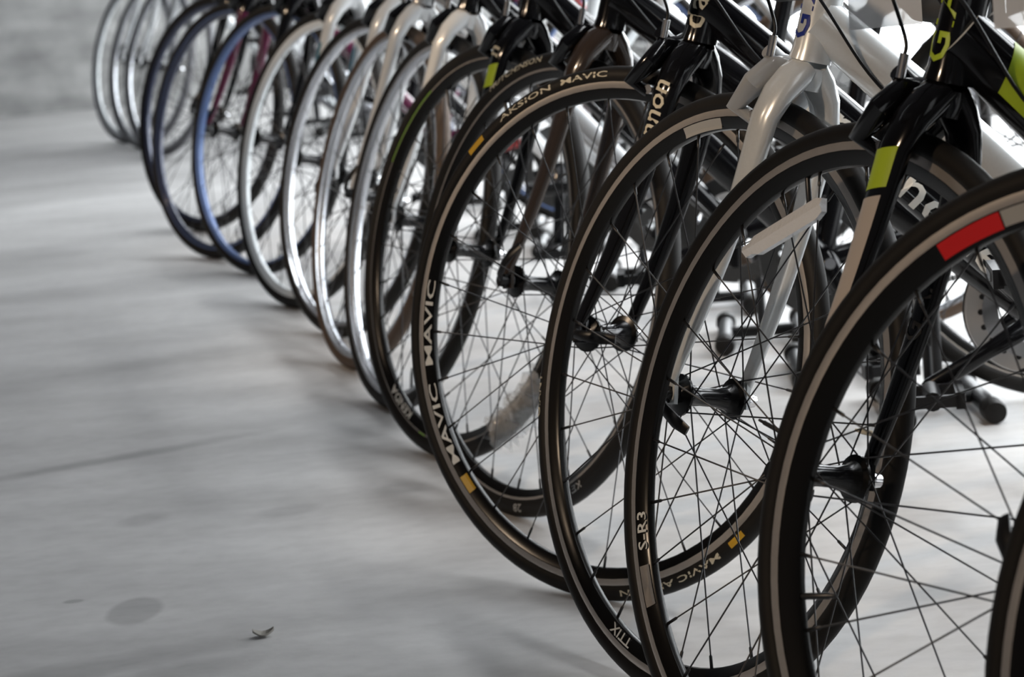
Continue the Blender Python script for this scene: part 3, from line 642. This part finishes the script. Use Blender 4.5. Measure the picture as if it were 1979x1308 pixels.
wheel_text(w, 'MAVIC AKSION', 156, 0.3235, 0.0105, 'decal_cream', None, tr, stretch=2.3, label='cream tyre lettering'); wheel_patch(w, 133.5, 138, 0.3190, 0.3270, 'decal_yellow', None, tr, label='yellow tyre mark')
w, d, tr = wt('F')
wheel_text(w, 'HUTCHINSON', -20, 0.3235, 0.0125, 'decal_cream', None, tr, stretch=1.75, label='cream tyre lettering'); wheel_text(w, '28', 172, 0.321, 0.016, 'decal_grey', None, tr, stretch=1.3, label='grey tyre size mark'); wheel_text(w, 'KEV', 146, 0.321, 0.014, 'decal_grey', None, tr, stretch=1.4, label='grey tyre lettering')
w, d, tr = wt('G'); wheel_patch(w, -66, -36, 0.3065, 0.3150, 'rim_green', d, label='green rim stripe'); wheel_text(w, 'KENDA', -153, 0.2975, 0.017, 'decal_white', d, stretch=1.5, label='white rim lettering'); wheel_patch(w, -173, -169, 0.3065, 0.3150, 'rim_green', d)
# fork and frame lettering
leg_text(B['E'][3], 'cannon', 0.12, 0.036, 'decal_cream', 1, label='cream lettering up the fork leg')
leg_text(B['C'][3], 'GIANT', 0.42, 0.030, 'decal_dark', -1, inner=True, label='dark lettering inside the fork leg')
dt_patch('C', 0.085, 0.25, 0.30, 2.2, -0.02, 'decal_lime', 'lime green down tube patch')
leg_patch(B['C'][3], 0.0, 0.125, -0.75, 1.45, 0.03, 'decal_lime', 1, 'lime green fork patch'); leg_patch(B['C'][3], 0.15, 0.93, -0.60, 1.45, 0.03, 'decal_sand', 1, 'sand coloured fork leg panel')
leg_patch(B['G'][3], 0.05, 0.17, -0.75, 1.45, 0.03, 'decal_lime', 1, 'lime green fork patch')
leg_text(B['G'][3], 'n', -0.02, 0.040, 'decal_cream', 1)
def head_text(k, body, x_mid, size, mk, side, label, stretch=1.0):
    BBk, RAk, HBk, HTk, STk = fp(k); tube_text(B[k][2], body, HBk, HTk, 0.0207, x_mid, size, mk, side, label=label, stretch=stretch)
head_text('C', 'GIANT', 0.080, 0.034, 'decal_lime', V(1.5, 0.85, 0), 'lime lettering up the head tube', 1.25)
head_text('D', 'GIANT', 0.080, 0.034, 'decal_blue', V(1.3, 0.8, 0), 'blue lettering up the head tube', 1.15)
head_text('E', 'dale', 0.052, 0.042, 'decal_cream', V(0.75, 1, 0), 'cream lettering up the head tube', 1.1)
for k, body, mk, sz, pos, sd in (('E', 'cannondale', 'decal_white', 0.062, 0.47, 1), ('F', '', 'decal_white', 0.05, 0.5, 1)):
    if not body: continue
    BBk, RAk, HBk, HTk, STk = fp(k); p = HBk + S_AX * 0.045; L_ = (BBk - p).length
    tube_text(B[k][2], body, p, BBk, B[k][6]['fat'] * 1.10, L_ * pos, sz, mk, V(0, 1, 0.1), stretch=1.2, label='large lettering along the down tube')
# spoke reflector on the lime bicycle, valve cap plastic, wrap on the green striped one
def reflector():
    b = MB(); rings = []
    for t in [-41 + 2.2 * i for i in range(14)]:
        a = math.radians(t); r0, r1 = 0.2465, 0.2675
        if t < -38 or t > -14.5: r0 += 0.004; r1 -= 0.004
        q = 0.2315 / math.cos(math.radians(t + 26.5)) / 0.2465
        rings.append([V(-r * q * 1.03 * math.sin(a), y, r * q * 1.03 * math.cos(a)) for r, y in ((r0, 0.006), (r1, 0.006), (r1, 0.012), ((r0 + r1) / 2, 0.015), (r0, 0.012))])
    b.ring_faces(rings); return b.mesh('spoke_reflector', ['reflector'], 25)
tag(obj('spoke_reflector', reflector(), B['C'][1]), 'clear white spoke reflector')
def wrap(t0, t1, tr):
    b = MB(); rings = []; n = 14
    for i in range(26):
        a = math.radians(t0 + (t1 - t0) * i / 25); rc = R - tr
        rings.append([V(-(rc + q * math.cos(g)) * math.sin(a), q * math.sin(g), (rc + q * math.cos(g)) * math.cos(a)) for g, q in [(2 * math.pi * j / n, tr * 1.10 + 0.020 * random.random() ** 2) for j in range(n)]])
    b.ring_faces(rings, caps=False); return b.mesh('plastic_wrap', ['wrap'], 0)
tag(obj('plastic_wrap', wrap(120, 148, 0.015), B['G'][1]), 'crumpled clear plastic wrap')

# ------------------------------------------------------------------ floor stands
def stand():
    b1 = MB(); return b1
STM = {}
def make_stand(k, label):
    root_b, w_, fr_, fk_, S_, Mw, sp = B[k]
    BBk, RAk, HBk, HTk, STk = frame_pts(sp.get('ext', 0)); p = Mw @ V(BBk.x - 0.16, 0, 0); phi = math.radians(sp['phi'])
    o = bpy.data.objects.new('bicycle_stand', None); COL.objects.link(o); o.location = (p.x + sp.get('stand_dx', 0.0), p.y, 0); o.rotation_euler = (0, 0, phi); tag(o, label, 'stand', 'floor stands under the bicycles')
    def foot():
        b = MB(); b.cyl(V(0, -0.10, 0.019), V(0, 0.10, 0.019), 0.015, 16); return b.mesh('base_tube', ['black_satin'], 40)
    def cap():
        b = MB(); b.lathe([(0.004, 0.127), (0.017, 0.125), (0.019, 0.117), (0.019, 0.090), (0.0155, 0.090)], 20, 0); b.v = [(x, y, z + 0.019) for x, y, z in b.v]; return b.mesh('rubber_cap', ['rubber'], 40)
    for sx in (-0.07, 0.07):
        f = obj('base_tube', cached('foot', foot), o, Matrix.Translation((sx, 0, 0)))
        obj('rubber_cap', cached('cap', cap), f); obj('rubber_cap', cached('cap', cap), f, Matrix.Rotation(math.pi, 4, 'Z'))
    def upr():
        b = MB(); b.cyl(V(-0.07, 0, 0.019), V(0.07, 0, 0.019), 0.011, 12)
        b.tube([V(0, -0.034, 0.262), V(0, -0.040, 0.19), V(0, -0.040, 0.05), V(0, -0.030, 0.024), V(0, 0.030, 0.024), V(0, 0.040, 0.05), V(0, 0.040, 0.19), V(0, 0.034, 0.262)], 0.008, 10); return b.mesh('upright', ['black_satin'], 40)
    obj('upright', cached('upr', upr), o)
names = dict(A='nearest black bicycle', B='bicycle with the red rim sticker', C='lime and black bicycle', D='silver bicycle', E='bicycle with the lettered fork', F='bicycle with the grey chainring', G='bicycle with the green rim stripe', H2='white forked bicycle nearest the green striped one',
             H='bicycle with brown tyres', I='bicycle with plain grey rims', J='white and teal bicycle', K='bicycle with bright blue rims', L='magenta bicycle', M='bicycle with navy rims', N2='first of the far three bicycles', N='middle of the far three bicycles', O='last bicycle by the wall')
for k in B: make_stand(k, 'black tubular floor stand under the ' + names[k])

# ------------------------------------------------------------------ price tags and litter
def px_point(u, v, depth):
    return V(0, 0, CAMH) + (fw + rt * ((u - 989.5) / FPX) - upv * ((v - 654) / FPX)) * depth
def price_tag(u0, u1, vb, depth, label):
    a = px_point(u0, vb, depth); c = px_point(u1, vb, depth); wd_ = (c - a).length; mid = (a + c) / 2
    o = bpy.data.objects.new('price_tag', None); COL.objects.link(o); o.location = mid; o.rotation_euler = (0, ROLL * 0, math.atan2((c - a).y, (c - a).x)); tag(o, label, 'tag', 'price tags hanging on the bicycles')
    b = MB(); b.box((0, 0, 0.055), (wd_, 0.0012, 0.11)); obj('card', b.mesh('card', ['card']), o)
    b = MB(); b.tube([V(0, 0, 0.105), V(0.004, 0, 0.14), V(0, 0, 0.17)], 0.0008, 6); obj('string', b.mesh('string', ['decal_white']), o)
price_tag(1642, 1783, 52, 2.20, 'grey card price tag above the silver bicycle down tube')
price_tag(1922, 2060, 50, 1.86, 'grey card price tag at top right edge beside the lime bicycle')
def leaf():
    vs, fs = [], []
    n = 10
    for i in range(n + 1):
        t = i / n; wdt = 0.0085 * math.sin(math.pi * (0.06 + 0.88 * t)) ** 0.8
        for j in range(5):
            s = (j - 2) / 2; vs.append(((t - 0.5) * 0.026, s * wdt, 0.0012 + 0.004 * (s * s) + 0.006 * (2 * t - 1) ** 2))
    for i in range(n):
        for j in range(4): fs.append((i * 5 + j, (i + 1) * 5 + j, (i + 1) * 5 + j + 1, i * 5 + j + 1))
    me = bpy.data.meshes.new('dry_leaf'); me.from_pydata(vs, [], fs); me.materials.append(M['leaf']); me.update(); return me
lf = obj('dry_leaf', leaf()); lf.location = (-0.343, 2.741, 0.0); lf.rotation_euler = (0, 0, 0.1)
sm = lf.modifiers.new('thickness', 'SOLIDIFY'); sm.thickness = 0.0006
tag(lf, 'small curled dry leaf lying on the bare concrete floor', 'leaf')
